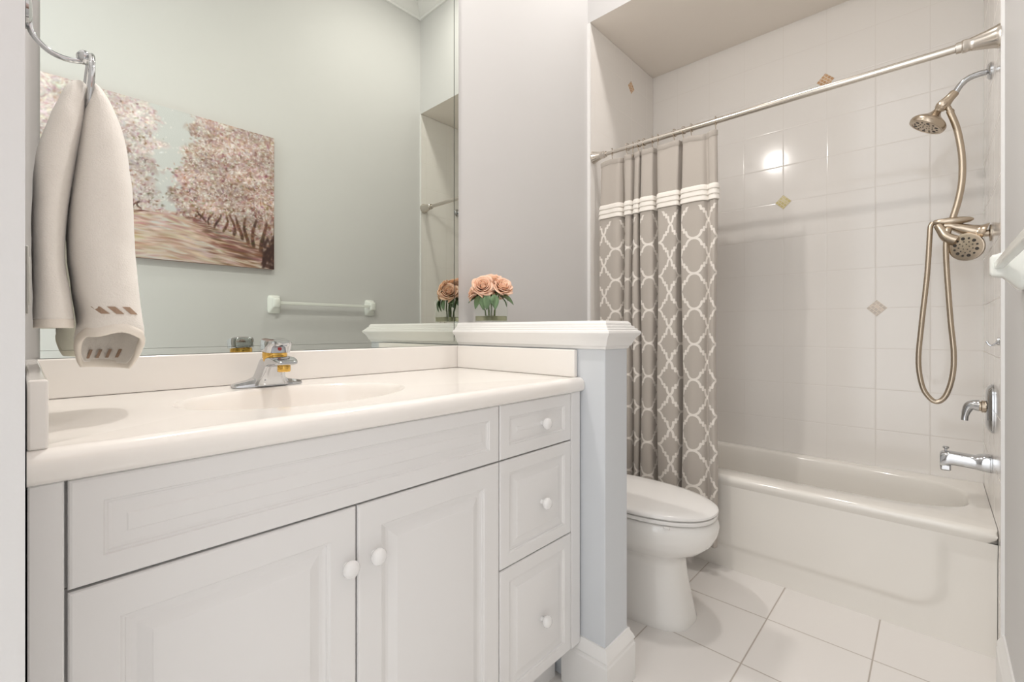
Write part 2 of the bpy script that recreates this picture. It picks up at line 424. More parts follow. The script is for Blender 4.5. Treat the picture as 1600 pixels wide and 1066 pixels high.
for h, a, b, off in ((.0255, .0270, .0270, 0), (.0275, .0300, .0290, .001), (.040, .0320, .0300, .003), (.050, .0345, .0300, .005), (.0545, .0330, .0285, .006), (.0570, .027, .022, .006)):
    L.append([hb+ax*h+u*(off+p[0])+v*p[1] for p in sell(0, 0, a, b, 4, 0, 44)])
loft(bm, L); hd = obj('handle', bm, M['chrome'], fc, smooth=40)
bm = B(); loft(bm, [[hb+ax*z+u*p[0]+v*p[1] for p in sell(.040, 0, w, .016, 3, 0, 28)] for z, w in ((.047, .013), (.050, .016), (.0555, .016), (.0575, .012))])
obj('lever_tab', bm, M['chrome'], hd, smooth=40)
obj('index_mark', lathe(B(), [(.0045, 0), (.0045, .0012)], hb+ax*.038+u*.0346-v*.002, u, 18), M['red'], hd, label='red temperature mark')

# ------------------------------------------------------------------ wall mirror
mr = thing('wall_mirror', 'tall wide mirror with a thin cut border on the wall behind the faucet', 'mirror', (.003, .56, ZBS+.001))
MT = 2.42
obj('mirror_glass', bx(.0005, .0060, .0245, 1.1015, ZBS+.017, MT), M['mirror'], mr, smooth=0)
bm = bx(.0005, .0056, .0245, 1.1240, ZBS+.001, ZBS+.0164)
obj('edge_strip', bm, M['mirror'], mr, smooth=0, label='cut bottom strip')
obj('edge_strip', bx(.0005, .0056, 1.1046, 1.1240, ZBS+.0166, MT), M['mirror'], mr, smooth=0, label='cut far strip')
obj('cut_edge', bx(.0005, .0062, 1.1018, 1.1043, ZBS+.030, MT), M['mirror_edge'], mr, smooth=0, label='dark edge line')

# ------------------------------------------------------------------ towel ring and hand towel
tr = thing('towel_ring', 'chrome towel ring holding the cream towel beside the mirror', 'towel ring', (.30, .002, 1.50))
RX = .30
obj('wall_flange', lathe(B(), [(.024, 0), (.026, .002), (.025, .005), (.016, .008), (.008, .009)], (RX, .002, 1.552), (0, 1, 0), 28), M['chrome'], tr)
obj('arm', tube(B(), crom([(RX, .007, 1.548), (RX, .010, 1.522), (RX, .026, 1.503), (RX, .045, 1.497), (RX, .064, 1.500), (RX, .070, 1.506)], 6), .0042, 12), M['chrome'], tr)
obj('knuckle', lathe(B(), [(.004, -.012), (.0085, -.009), (.0105, 0), (.0085, .009), (.004, .012)], (RX, .070, 1.508), (1, 0, 0), 20), M['chrome'], tr, smooth=60)
R0 = .058
obj('ring', tube(B(), [(RX+R0*sin(2*pi*k/48), .074+.003*cos(2*pi*k/48), 1.510-R0+R0*cos(2*pi*k/48)) for k in range(49)], .0042, 12), M['chrome'], tr)

tw = thing('hand_towel', 'cream terry hand towel with taupe dashes hanging over the counter', 'towel', (.30, .07, .995))
def lobe(zs, cut, n=64):
    """zs: rows (z, y0, y1, x half-depth, exponent, x centre); hem height varies round the loop by cut"""
    bm = B(); L = []
    zb = zs[-1][0]; zt = zs[0][0]
    for z, y0, y1, hx, e, xc in zs:
        lp = []
        f = max(0, (zt-z)/(zt-zb))**6
        for k, p in enumerate(sell(0, 0, 1, 1, e, 0, n)):
            lp.append((xc+hx*p[0], (y0+y1)/2+(y1-y0)/2*p[1], z+f*cut(p[0], p[1])))
        L.append(lp)
    # resample smoothly between rows
    rows = [crom([L[j][i] for j in range(len(L))], 6) for i in range(n)]
    L2 = [[rows[i][j] for i in range(n)] for j in range(len(rows[0]))]
    return bm, L2
def towel_noise(L, amp):
    from mathutils import noise as nz
    out = []
    for lp in L:
        c = sum((Vector(p) for p in lp), Vector())/len(lp); o = []
        for p in lp:
            p = Vector(p); d = (p-c); d.z = 0
            if d.length > 1e-6: d.normalize()
            a = nz.noise(p*38)*amp+nz.noise(p*11)*amp*1.6
            o.append(p+d*a)
        out.append(o)
    return out
# lobe nearest the mirror end of the ring (between ring and near wall)
bmL, L = lobe([(1.449, .050, .073, .050, 2.2, .30), (1.440, .044, .073, .056, 2.3, .30), (1.415, .036, .070, .066, 2.4, .30), (1.38, .026, .067, .075, 2.5, .30), (1.32, .0130, .059, .080, 2.6, .30),
               (1.24, .0105, .049, .084, 2.7, .30), (1.17, .0105, .046, .087, 2.7, .30), (1.11, .0110, .053, .090, 2.8, .30), (1.075, .0120, .056, .092, 3, .30)], lambda a, b: 0)
L = towel_noise(L, .0011); loft(bmL, L)
bmR, L = lobe([(1.450, .070, .086, .048, 2.2, .305), (1.440, .070, .094, .055, 2.3, .305), (1.415, .067, .106, .066, 2.4, .305), (1.37, .060, .118, .076, 2.5, .305), (1.30, .054, .126, .082, 2.6, .31),
               (1.24, .050, .128, .085, 2.7, .31), (1.18, .050, .130, .087, 2.7, .31), (1.12, .055, .136, .089, 2.6, .31), (1.075, .061, .140, .090, 2.4, .31), (1.052, .058, .144, .090, 2.3, .31), (1.036, .060, .142, .088, 2.3, .31)],
              lambda a, b: (.022 if a > 0 else -.036)*min(1, abs(a)*1.5)-.004*b+.006*sin(3.2*b+1.0)*max(0, a))
L = towel_noise(L, .0011); loft(bmR, L, True, True, False)
hemR = L[-1]; backR = L
o = obj('near_fold', bmL, M['towel'], tw, smooth=180)
o = obj('outer_fold', bmR, M['towel'], tw, smooth=180)
s = o.modifiers.new('thick', 'SOLIDIFY'); s.thickness = .006; s.offset = -1
bm = B()                                                     # rolled flat-woven hem round the open end
n = len(hemR); cc = sum((Vector(p) for p in hemR), Vector())/n
ring = [Vector(p) for p in hemR]
secs = []
for i, p in enumerate(ring):
    out = (p-cc); out.z = 0; out.normalize()
    q = p-out*.002
    secs.append([q+out*(.0052*cos(2*pi*k/10))+Vector((0, 0, .0085*sin(2*pi*k/10))) for k in range(10)])
for i in range(n):
    pass
R = [[bm.verts.new(p) for p in s_] for s_ in secs]
for i in range(n):
    for k in range(10):
        bm.faces.new((R[i][k], R[(i+1) % n][k], R[(i+1) % n][(k+1) % 10], R[i][(k+1) % 10]))
obj('hem', bm, M['hem'], tw, smooth=180, label='rolled white hem')
lowL = [(x, y, z) for x, y, z in sell(.30, .034, .093, .0225, 3, 0, 48)]
obj('hem', loft_bm := (lambda b: (loft(b, [[(x, y, zz) for x, y, _ in lowL] for zz in (1.062, 1.064, 1.074, 1.076)]), b)[1])(B()), M['hem'], tw, smooth=180, bev=.002, label='flat hem of the near fold')
def dash(P, nrm, col=M['stripe']):
    bm = B(); nv = Vector(nrm).normalized()*.0014
    a = [bm.verts.new(Vector(p)+nv) for p in P]; b = [bm.verts.new(Vector(p)-nv) for p in P]
    bm.faces.new(a); bm.faces.new(b[::-1])
    for i in range(4): bm.faces.new((a[i], b[i], b[(i+1) % 4], a[(i+1) % 4]))
    obj('dash', bm, col, tw, smooth=0, label='taupe woven dash')
def on_fold(y, z):                                           # point on the outer face of the fold
    q = min(.98, abs((y-.1005)/.041)); return (.31+.0905*(1-q**2.35)**(1/2.35)+.0012, y, z)
for y in (.082, .099, .117):                                 # on the outer face above the hem
    w = .0095
    dash([on_fold(y, 1.084), on_fold(y+w, 1.084), on_fold(y+w-.011, 1.095), on_fold(y-.011, 1.095)], (1, 0, 0))
def in_fold(y, z):                                           # point on the inner face of the long back layer
    q = min(.98, abs((y-.101)/.042)); return (.31-.089*(1-q**2.3)**(1/2.3)+.0085, y, z)
for y in (.076, .089, .102, .115):                           # on the inside of the long back layer
    w = .0042
    dash([in_fold(y, 1.009), in_fold(y+w, 1.009), in_fold(y+w+.005, 1.024), in_fold(y+.005, 1.024)], (1, 0, 0))

# switch plate on the near wall, seen edge-on
sp = thing('switch_plate', 'white outlet cover on the near wall behind the towel', 'outlet', (.17, .002, 1.085))
obj('cover', bx(.135, .205, .0022, .0075, 1.086, 1.202), M['cover'], sp, bev=.002)
obj('socket', bx(.154, .186, .0076, .0095, 1.103, 1.185), M['cover'], sp, bev=.001)

# ------------------------------------------------------------------ glass vase and peach roses
VX, VY, VZ = .125, 1.180, 1.0852
vs = thing('glass_vase', 'clear square glass vase of peach roses on the half wall cap', 'vase', (VX, VY, VZ))
h = .044
bm = B()
def sq(a, z): return [(VX-a, VY-a, z), (VX+a, VY-a, z), (VX+a, VY+a, z), (VX-a, VY+a, z)]
loft(bm, [sq(h, VZ), sq(h, VZ+.092), sq(h-.0035, VZ+.092), sq(h-.0035, VZ+.006)])
obj('vase_body', bm, M['glass'], vs, smooth=0)
bm = B(); loft(bm, [sq(h-.0038, VZ+.0064), sq(h-.0038, VZ+.024)])
obj('set_water', bm, M['resin'], vs, smooth=0, label='pale yellow set water')

def petal(bm, ang, r0, hgt, flare, phi, seed):
    """one petal: a patch of a cup that opens and curls at its rim"""
    rr = random.Random(seed); nu, nv = 11, 8; G_ = []; w1, w2 = rr.uniform(0, 6), rr.uniform(.6, 1.2)
    for j in range(nv):
        t = j/(nv-1); row = []
        for i in range(nu):
            q = (i/(nu-1)-.5)*2
            a = ang+q*phi*(.55+.45*sin(min(1, t*1.25)*pi/2))
            r = r0*(.30+.70*sin(t*pi/2)**.8)*(1+.07*q)+flare*max(0, t-.45)**2*3.3*(1+.35*sin(w1+3*q))
            z = hgt*t*(1-.20*q*q*t)-flare*max(0, t-.75)**2*7*w2-.22*hgt*abs(q)**5*t
            row.append(bm.verts.new((r*cos(a), r*sin(a), z)))
        G_.append(row)
    for j in range(nv-1):
        for i in range(nu-1):
            bm.faces.new((G_[j][i], G_[j][i+1], G_[j+1][i+1], G_[j+1][i]))
def rose_bloom(seed):
    rr = random.Random(seed); bm = B(); a = rr.uniform(0, 6)
    prev = None                                              # tight spiral heart
    for k in range(70):
        t = k/69; an = a+t*4.2*pi; r = .0016+.0085*t; z = .0345-.0025*t+.0006*sin(5*an)
        cur = (bm.verts.new((r*cos(an)*.8, r*sin(an)*.8, .006)), bm.verts.new((r*cos(an), r*sin(an), z)))
        if prev: bm.faces.new((prev[0], cur[0], cur[1], prev[1]))
        prev = cur
    for n_, r0, hg, fl, ph in ((3, .0125, .0350, .0015, 1.25), (4, .0170, .0350, .003, 1.05), (5, .0215, .0335, .005, .92), (5, .0260, .0300, .008, .88), (6, .0300, .0245, .011, .80)):
        for k in range(n_):
            petal(bm, a+2*pi*k/n_+rr.uniform(-.15, .15), r0*rr.uniform(.97, 1.04), hg*rr.uniform(.95, 1.04), fl, ph, rr.random())
        a += .75
    return bm
def leaf_bm(L_, w, bend):
    bm = B(); n_ = 10; rows = []
    for j in range(n_+1):
        t = j/n_; hw = w*math.sin(pi*min(1, t*.96+.03))**.8*(1-.25*t)
        x = L_*t; z = -bend*t*t*L_
        rows.append([bm.verts.new((x, -hw, z+hw*.25)), bm.verts.new((x, -hw*.5, z+hw*.06)), bm.verts.new((x, 0, z)), bm.verts.new((x, hw*.5, z+hw*.06)), bm.verts.new((x, hw, z+hw*.25))])
    for a, b in zip(rows[:-1], rows[1:]):
        for i in range(4): bm.faces.new((a[i], a[i+1], b[i+1], b[i]))
    return bm
def mesh_of(name, bm, m):
    bmesh.ops.recalc_face_normals(bm, faces=bm.faces)
    me = bpy.data.meshes.new(name); bm.to_mesh(me); bm.free(); me.materials.append(m); me.shade_smooth(); return me
bloom_me = [mesh_of('bloom', rose_bloom(k), M['petal']) for k in range(3)]
leaf_me = mesh_of('leaf', leaf_bm(.046, .0150, .35), M['leaf'])
ROSES = [  # face centre from the vase axis (x, y, z above the cap), facing, tilt, scale, leaves (azimuth, drop), label
    (.004, -.046, .138, (.75, -.70, 0), 66, 1.02, [(218, 14), (-62, 66)], 'peach rose at the front of the bunch, its full round face towards the room'),
    (.046, .018, .142, (1, -.35, 0), 50, 1.04, [(44, 22), (-30, 60)], 'peach rose on the right side of the bunch, next to the curtain end'),
    (-.008, .010, .172, (.5, -.5, 0), 20, 1.05, [(-80, 70)], 'topmost peach rose at the crown of the bunch'),
    (-.052, -.048, .127, (-.70, -.72, 0), 60, 1.0, [(250, 52)], 'peach rose on the left side of the bunch, turned towards the mirror'),
    (-.056, .022, .130, (-1, .25, 0), 58, 1.0, [(170, 30)], 'peach rose at the back of the bunch, facing the mirror and the far wall'),
    (-.002, .058, .132, (.1, 1, 0), 58, 1.0, [(80, 30)], 'peach rose at the back right of the bunch, facing the bathtub')]
for k, (dx, dy, dz, td, tl, sc, lv, lab) in enumerate(ROSES):
    t = thing('rose', lab, 'rose', (VX, VY, VZ+.0245), 'peach roses in the glass vase')
    b = bpy.data.objects.new('bloom', bloom_me[k % 3]); link(b, t)
    ax_ = Vector(td).normalized()*sin(radians(tl))+Vector((0, 0, cos(radians(tl))))
    hd_ = Vector((dx, dy, dz-.0245))-ax_*.029*sc
    b.location = hd_; b.rotation_euler = ax_.to_track_quat('Z', 'Y').to_euler(); b.scale = (sc, sc, sc)
    sm = b.modifiers.new('thick', 'SOLIDIFY'); sm.thickness = .0009
    foot = Vector((dx*.25, dy*.25, -.016))
    pts = crom([foot, foot*.6+Vector((dx*.15, dy*.15, .03)), Vector((dx*.35, dy*.35, dz*.40-.0245)), hd_-ax_*.002], 6)
    st = B(); tube(st, pts, [.0026]*(len(pts)-2)+[.004, .006], 8)
    me = mesh_of('stem', st, M['stem']); so = bpy.data.objects.new('stem', me); link(so, t)
    for az, drop in lv:
        lo = bpy.data.objects.new('leaf', leaf_me); link(lo, t)
        a = radians(az); lo.location = Vector((cos(a), sin(a), 0))*.040+Vector((0, 0, .076)); lo.scale = (1.15, 1.15, 1.15)
        d = Vector((cos(a)*cos(radians(drop)), sin(a)*cos(radians(drop)), -sin(radians(drop))))
        nz_ = Vector((cos(a)*.25+.35, sin(a)*.25-.35, .75)); nz_ = (nz_-d*nz_.dot(d)).normalized(); ny_ = nz_.cross(d)
        lo.rotation_euler = Matrix((d, ny_, nz_)).transposed().to_euler()
        s2 = lo.modifiers.new('thick', 'SOLIDIFY'); s2.thickness = .0007

# ------------------------------------------------------------------ orchard painting on the right wall (seen in the mirror)
PY0, PY1, PZ0, PZ1 = -.29, .979, 1.402, 2.150
pt = thing('canvas_painting', 'unframed canvas of a blossoming orchard path on the wall opposite the vanity', 'painting', (XR-.02, (PY0+PY1)/2, PZ0))
def paint():
    Wd, Hd = 400, 236; rg = np.random.default_rng(5)
    A = np.zeros((Hd, Wd, 3)); yy, xx = np.mgrid[0:Hd, 0:Wd]
    A[:] = (206, 208, 208)
    A += ((xx/Wd-.6)**2)[..., None]*np.array([10, -30, -40]) * 1.0
    def stroke(cx, cy, l, w, ang, col, al):
        R_ = int(l+2); x0, x1, y0, y1 = max(0, int(cx)-R_), min(Wd, int(cx)+R_+1), max(0, int(cy)-R_), min(Hd, int(cy)+R_+1)
        if x1 <= x0 or y1 <= y0: return
        X_, Y_ = xx[y0:y1, x0:x1]-cx, yy[y0:y1, x0:x1]-cy
        u_, v_ = X_*cos(ang)+Y_*sin(ang), -X_*sin(ang)+Y_*cos(ang)
        k = np.clip(1.4-np.sqrt((u_/l)**2+(v_/w)**2)*1.1, 0, 1)*al
        A[y0:y1, x0:x1] = A[y0:y1, x0:x1]*(1-k[..., None])+np.array(col)*k[..., None]
    cs = .615                                                # vanishing point of the path
    hz = .34
    # ground
    for _ in range(2600):
        s_, t_ = rg.random(), rg.random()**.8*hz
        lim = hz-.02 if abs(s_-cs) < .1 else hz-.10*min(1, (abs(s_-cs)-.1)*2.6)
        if t_ > lim: continue
        c = [(206, 182, 168), (190, 158, 142), (220, 204, 192), (172, 136, 120), (214, 190, 172)][rg.integers(5)]
        c = np.array(c)+rg.normal(0, 6, 3)
        if s_ > cs+.12 and t_ < .26 and rg.random() < .35*(s_-cs)*3: c = np.array((128, 86, 70))+rg.normal(0, 12, 3)
        stroke(s_*Wd, t_*Hd, rg.uniform(6, 18)*(1.3-t_*2), rg.uniform(.9, 2.2), rg.normal(.0 if s_ < cs else -.16, .10), c, .75)
    # crowns
    def edge(s_, t_):                                        # how far inside the sky gap
        half = .022+.075*max(0, t_-.35)+.016*sin(t_*40)+rg.normal(0, .014)
        return abs(s_-cs-.02*sin(t_*9)) < half
    for pas in range(3):
        for _ in range((2200, 7000, 6000)[pas]):
            s_, t_ = rg.random(), rg.uniform(hz-.03, 1.02)
            low = hz-.03 if s_ < cs else hz-.03-.12*(s_-cs)/.385
            t_ = low+(1.02-low)*rg.random()
            if edge(s_, t_): continue
            right = s_ > cs
            far = min(1, abs(s_-cs)/.38)
            d_ = (t_-low)/(1-low)
            pal = [(226, 216, 212), (206, 188, 184), (186, 160, 156), (168, 140, 140), (240, 234, 230)]
            if right: pal += [(182, 148, 132), (150, 112, 98), (196, 164, 146)]
            else: pal += [(214, 206, 206), (200, 186, 188)]
            c = np.array(pal[rg.integers(len(pal))])+rg.normal(0, 7, 3)
            if rg.random() < .16*(1-d_)*(1.5 if right else .8): c = np.array((112, 76, 62))+rg.normal(0, 14, 3)
            big = 3.0 if pas == 0 else 1.0
            tone = 1+.07*sin(s_*23+t_*9)+.06*sin(t_*31-s_*14)
            c = c*tone if pas else c*.55+np.array((190, 168, 162) if right else (204, 192, 192))*.45*tone
            stroke(s_*Wd, t_*Hd, rg.uniform(1.6, 5.2)*(.6+.6*far)*big, rg.uniform(.8, 2.2)*big, rg.uniform(0, pi), c, (.7, .7, .5)[pas])
    # trunks
    for side in (1, -1):
        for k in range(13):
            q = (k/12)**1.5
            s_ = cs+side*(.085+q*(.29 if side > 0 else .5)); b_ = hz-.03-q*(.20 if side > 0 else .10); hgt = .045+.20*q
            n_ = int(14+26*q)
            for j in range(n_):
                t_ = j/n_; lean = side*.012*sin(3*t_+k)
                c = np.array([(92, 60, 46), (70, 44, 36), (132, 94, 74)][rg.integers(3)])+rg.normal(0, 8, 3)
                stroke((s_+lean)*Wd, (b_+hgt*t_)*Hd, 1.8+3.2*q*(1-.4*t_), .9+2.6*q*(1-.5*t_), pi/2+rg.normal(0, .25), c, .8 if t_ < .8 else .45)
            for j in range(int(4+10*q)):                     # cast bands on the ground, part of the picture
                stroke((s_-side*rg.uniform(0, .11)*(.3+q))*Wd, (b_-.01-rg.random()*.05*q)*Hd, 4+10*q, .8+1.1*q, -.1*side, np.array((116, 78, 64))+rg.normal(0, 10, 3), .6)
    for _ in range(90): stroke(rg.uniform(.95, 1.0)*Wd, rg.uniform(0, .22)*Hd, 5, 2.4, rg.uniform(1, 2), (62, 38, 34), .7)
    for _ in range(1500):                                    # petals caught in the light
        s_, t_ = rg.random(), rg.uniform(hz+.02, 1)
        if edge(s_, t_) and rg.random() < .85: continue
        stroke(s_*Wd, t_*Hd, rg.uniform(1, 2.6), .8, rg.uniform(0, pi), (244, 238, 234), .7)
    return np.clip(A, 0, 255)
A = paint(); Hd, Wd = A.shape[:2]
ys = np.linspace(PY0, PY1, Wd); zs_ = np.linspace(PZ0, PZ1, Hd)
V = [(0, float(y)-(PY0+PY1)/2, float(z)-PZ0) for z in zs_ for y in ys]
Fc = [(j*Wd+i, (j+1)*Wd+i, (j+1)*Wd+i+1, j*Wd+i+1) for j in range(Hd-1) for i in range(Wd-1)]
me = bpy.data.meshes.new('painted_face'); me.from_pydata(V, [], Fc)
ca = me.color_attributes.new('paint', 'FLOAT_COLOR', 'POINT')
a_ = A.reshape(-1, 3)/255; lin = np.where(a_ <= .04045, a_/12.92, ((a_+.055)/1.055)**2.4)
ca.data.foreach_set('color', np.concatenate([lin, np.ones((len(lin), 1))], 1).astype(np.float32).ravel())
N = NT('oil_paint'); at = N.n('ShaderNodeAttribute', attribute_name='paint'); N.l(at.outputs['Color'], N.b.inputs['Base Color'])
N.b.inputs['Roughness'].default_value = .5; N.bump(N.noise(260, 3), .35, .002)
me.materials.append(N.m)
po = bpy.data.objects.new('painted_face', me); link(po, pt); po.location = (-.0115, 0, 0)
M['canvas'] = mat('canvas_side', (176, 148, 136), .8, var=.25, vscale=40, bump=.2, bscale=500)
obj('stretched_canvas', bx(XR-.031, XR-.001, PY0, PY1, PZ0, PZ1), M['canvas'], pt, smooth=0)

# ------------------------------------------------------------------ ceramic towel bar on the right wall
tb = thing('towel_bar', 'white ceramic towel bar on the right wall below the painting', 'towel bar', (XR, 1.29, 1.15))
for y in (.987, 1.592):
    bm = B(); L = []
    for dx, hy, z0, z1 in ((0, .035, 1.152, 1.256), (.006, .036, 1.151, 1.257), (.012, .033, 1.155, 1.254), (.024, .024, 1.172, 1.249), (.034, .020, 1.183, 1.243), (.044, .020, 1.185, 1.240), (.052, .019, 1.187, 1.238), (.056, .014, 1.192, 1.233)):
        L.append([(XR-.0005-dx, a_[0], a_[1]) for a_ in [(p[0], p[1]) for p in sell(y, (z0+z1)/2, hy, (z1-z0)/2, 6, 0, 36)]])
    loft(bm, L); obj('bracket', bm, M['bar'], tb, smooth=45)
obj('bar', bx(XR-.050, XR-.034, 1.006, 1.573, 1.204, 1.220), M['bar'], tb, bev=.002)

# ------------------------------------------------------------------ shower rod, rings, curtain
RY, RZ = 2.035, 1.958
rd = thing('shower_rod', 'satin nickel shower curtain rod spanning the tub alcove', 'curtain rod', (.74, RY, RZ))
obj('rod_tube', tube(B(), [(.045, RY, RZ), (.22, RY, RZ)], .0095, 20), M['rod'], rd)
obj('rod_sleeve', tube(B(), [(.218, RY, RZ), (1.43, RY, RZ)], .0125, 20), M['rod'], rd)
fp = [(.031, 0), (.031, .004), (.028, .010), (.023, .028), (.0185, .046), (.0165, .056), (.0175, .058), (.0175, .066), (.015, .068), (.015, .078), (.012, .079)]
obj('end_flange', lathe(B(), fp, (XA+.0006, RY, RZ), (1, 0, 0), 32), M['rod'], rd, smooth=40)
obj('end_flange', lathe(B(), [(r*1.12, h_*1.25) for r, h_ in fp], (XB-.0006, RY, RZ), (-1, 0, 0), 32), M['rod'], rd, smooth=40)

plan = [(.062, 2.035), (.074, 2.016), (.12, 2.008), (.172, 2.012), (.186, 2.038), (.190, 2.056), (.200, 2.040), (.206, 2.016), (.230, 2.016), (.238, 2.045), (.246, 2.060), (.250, 2.040), (.254, 2.020), (.276, 2.020), (.281, 2.050), (.287, 2.062),
        (.290, 2.040), (.296, 2.014), (.322, 2.004), (.352, 2.012), (.358, 2.042), (.366, 2.064), (.376, 2.048), (.382, 2.012), (.424, 2.000), (.468, 2.008), (.474, 2.038), (.480, 2.062), (.490, 2.050), (.496, 2.014), (.540, 2.002), (.584, 2.012), (.600, 2.034), (.612, 2.022), (.630, 2.016), (.638, 2.034), (.630, 2.046)]
pl = crom([(x, y, 0) for x, y in plan], 10)
arc = [0]
for a, b in zip(pl[:-1], pl[1:]): arc.append(arc[-1]+(b-a).length)
HX = [.128, .214, .243, .275, .302, .345, .372, .452, .494, .530, .634]
ZT, ZBT = 1.918, .125
def ctop(x):
    d = min(abs(x-h_) for h_ in HX); gap = [b-a for a, b in zip(HX[:-1], HX[1:]) if a <= x <= b]
    return ZT-.22*min(d, (gap[0]/2 if gap else .05))**1.1
cu = thing('shower_curtain', 'taupe shower curtain with white trellis pattern drawn to the left of the tub', 'shower curtain', (.35, 2.03, ZBT))
NV = 90
def cpt(i, v):
    """point i along the cloth at height fraction v (0 top, 1 bottom)"""
    p = pl[i]; zt = ctop(p.x); z = zt+(ZBT-zt)*v
    k = .62+.38*min(1, v*5)+.12*v
    x = p.x+.004*sin(9*v+p.x*30)+(.006*v*(p.x-.3))
    return Vector((x, 2.034+(p.y-2.034)*k+.003*sin(p.x*60+5*v), z))
bm = B(); uvl = bm.loops.layers.uv.new('UVMap')
grid = [[bm.verts.new(cpt(i, j/NV)) for i in range(len(pl))] for j in range(NV+1)]
US = 1.0
for j in range(NV):
    for i in range(len(pl)-1):
        f = bm.faces.new((grid[j][i], grid[j+1][i], grid[j+1][i+1], grid[j][i+1]))
        for l, (jj, ii) in zip(f.loops, ((j, i), (j+1, i), (j+1, i+1), (j, i+1))):
            l[uvl].uv = (arc[ii]*US+.018, grid[jj][ii].co.z+.012)
co = obj('curtain_cloth', bm, M['curtain'], cu, smooth=180)
s = co.modifiers.new('thick', 'SOLIDIFY'); s.thickness = .0012
# three white pleats
def vz(i, z): zt = ctop(pl[i].x); return (z-zt)/(ZBT-zt)
bm = B(); rows = []
prof_b = []
for k in range(3):
    zt_ = 1.690-k*.0235
    prof_b += [(zt_, .0018), (zt_-.004, .0042), (zt_-.014, .0062), (zt_-.0215, .0066), (zt_-.0235, .0030)]
nor = []
for i in range(len(pl)):
    d = (pl[min(i+1, len(pl)-1)]-pl[max(i-1, 0)]); nor.append(Vector((d.y, -d.x, 0)).normalized())
for z, o_ in prof_b:
    rows.append([bm.verts.new(cpt(i, vz(i, z))+nor[i]*o_) for i in range(len(pl))])
for a, b in zip(rows[:-1], rows[1:]):
    for i in range(len(pl)-1): bm.faces.new((a[i], b[i], b[i+1], a[i+1]))
bo = obj('pleated_band', bm, M['band'], cu, smooth=40, label='white pleated band')
s = bo.modifiers.new('thick', 'SOLIDIFY'); s.thickness = .0008
bm = B(); rows = []                                          # stitched top hem
for z, o_ in ((0, .0002), (0, .0022), (.022, .0022), (.024, .0004)):
    rows.append([bm.verts.new((lambda p: (p.x+nor[i].x*o_, p.y+nor[i].y*o_, p.z+.0006))(cpt(i, z/1.79))) for i in range(len(pl))])
for a, b in zip(rows[:-1], rows[1:]):
    for i in range(len(pl)-1): bm.faces.new((a[i], b[i], b[i+1], a[i+1]))
N = NT('plain_taupe_hem'); N.b.inputs['Roughness'].default_value = .8
N.l(N.mix(N.noise(900, 1), srgb(182, 174, 165), srgb(195, 187, 178)), N.b.inputs['Base Color']); M['hemcloth'] = N.m
obj('top_hem', bm, M['hemcloth'], cu, smooth=60)

def ring_bm():
    pts = []
    for k in range(23):
        a = radians(-60+k*(300/22)); pts.append((0, .0165*sin(a), .002+.0165*cos(a)))
    tail = [(0, -.006, -.022), (0, -.001, -.034), (0, .003, -.046), (0, .0, -.054), (0, -.006, -.052), (0, -.008, -.045)]
    return tube(B(), crom(pts[::2]+tail, 4), .0016, 8)
ring_me = mesh_of('curtain_ring', ring_bm(), M['nickel'])
order = ['first', 'second', 'third', 'fourth', 'fifth', 'sixth', 'seventh', 'eighth', 'ninth', 'tenth']
for k, x in enumerate(HX):
    o = bpy.data.objects.new('curtain_ring', ring_me); C.objects.link(o)
    o.location = (x, RY, RZ); o.rotation_euler = (0, 0, radians(random.Random(k).uniform(-25, 25)))
    lab = ('small nickel curtain ring nearest the left end of the rod' if k == 0 else
           'lone nickel curtain ring at the right corner of the curtain, on the bare rod' if k == 10 else
           order[k]+' nickel curtain ring from the left end of the rod')
    tag(o, lab, 'curtain ring', 'nickel rings holding the shower curtain')

# ------------------------------------------------------------------ bathtub
TF, TZ = 2.100, .418
tub = thing('bathtub', 'white alcove bathtub with a broad apron under the shower', 'bathtub', (.74, 2.41, 0))
cx_, cy_ = .77, 2.455
tx0, tx1, ty1 = XA+.001, XB-.001, YB-.001
ta = sorted(set([2*pi*k/128 for k in range(128)]+[math.atan2(y-cy_, x-cx_) % (2*pi) for x in (tx0, tx1) for y in (TF, ty1)]))
def trect(fr, z): return [(lambda p: (p[0], p[1], z))(rect_ray(tx0, tx1, TF+fr, ty1, cx_, cy_, t)) for t in ta]
def toval(x0, x1, y0, y1, e, z):
    xc, yc, a_, b_ = (x0+x1)/2, (y0+y1)/2, (x1-x0)/2, (y1-y0)/2; L = []
    for t in ta:
        # point of the super-ellipse in the direction t as seen from (cx_, cy_)
        lo, hi = 0.0, 2.0
        for _ in range(40):
            m_ = (lo+hi)/2; X_, Y_ = cx_+m_*cos(t), cy_+m_*sin(t)
            if abs((X_-xc)/a_)**e+abs((Y_-yc)/b_)**e < 1: lo = m_
            else: hi = m_
        L.append((cx_+lo*cos(t), cy_+lo*sin(t), z))
    return L
bm = B()
loft(bm, [trect(.012, TZ-.045), trect(.002, TZ-.028), trect(0, TZ-.017), trect(.003, TZ-.007), trect(.011, TZ-.001), trect(.022, TZ+.0005),
          toval(.10, 1.427, 2.205, 2.690, 3.2, TZ), toval(.107, 1.421, 2.213, 2.684, 3.2, TZ-.003), toval(.113, 1.416, 2.220, 2.678, 3.2, TZ-.012), toval(.125, 1.408, 2.228, 2.670, 3.2, TZ-.05), toval(.16, 1.385, 2.242, 2.655, 3.2, TZ-.18),
          toval(.20, 1.36, 2.262, 2.635, 3.2, TZ-.28), toval(.25, 1.32, 2.30, 2.60, 3, TZ-.325), toval(.4, 1.2, 2.38, 2.52, 2.5, TZ-.333)], True, False, True)
obj('tub_shell', bm, M['tub'], tub, smooth=50)
bm = B(); nx_, nz_ = 110, 56; gr = []
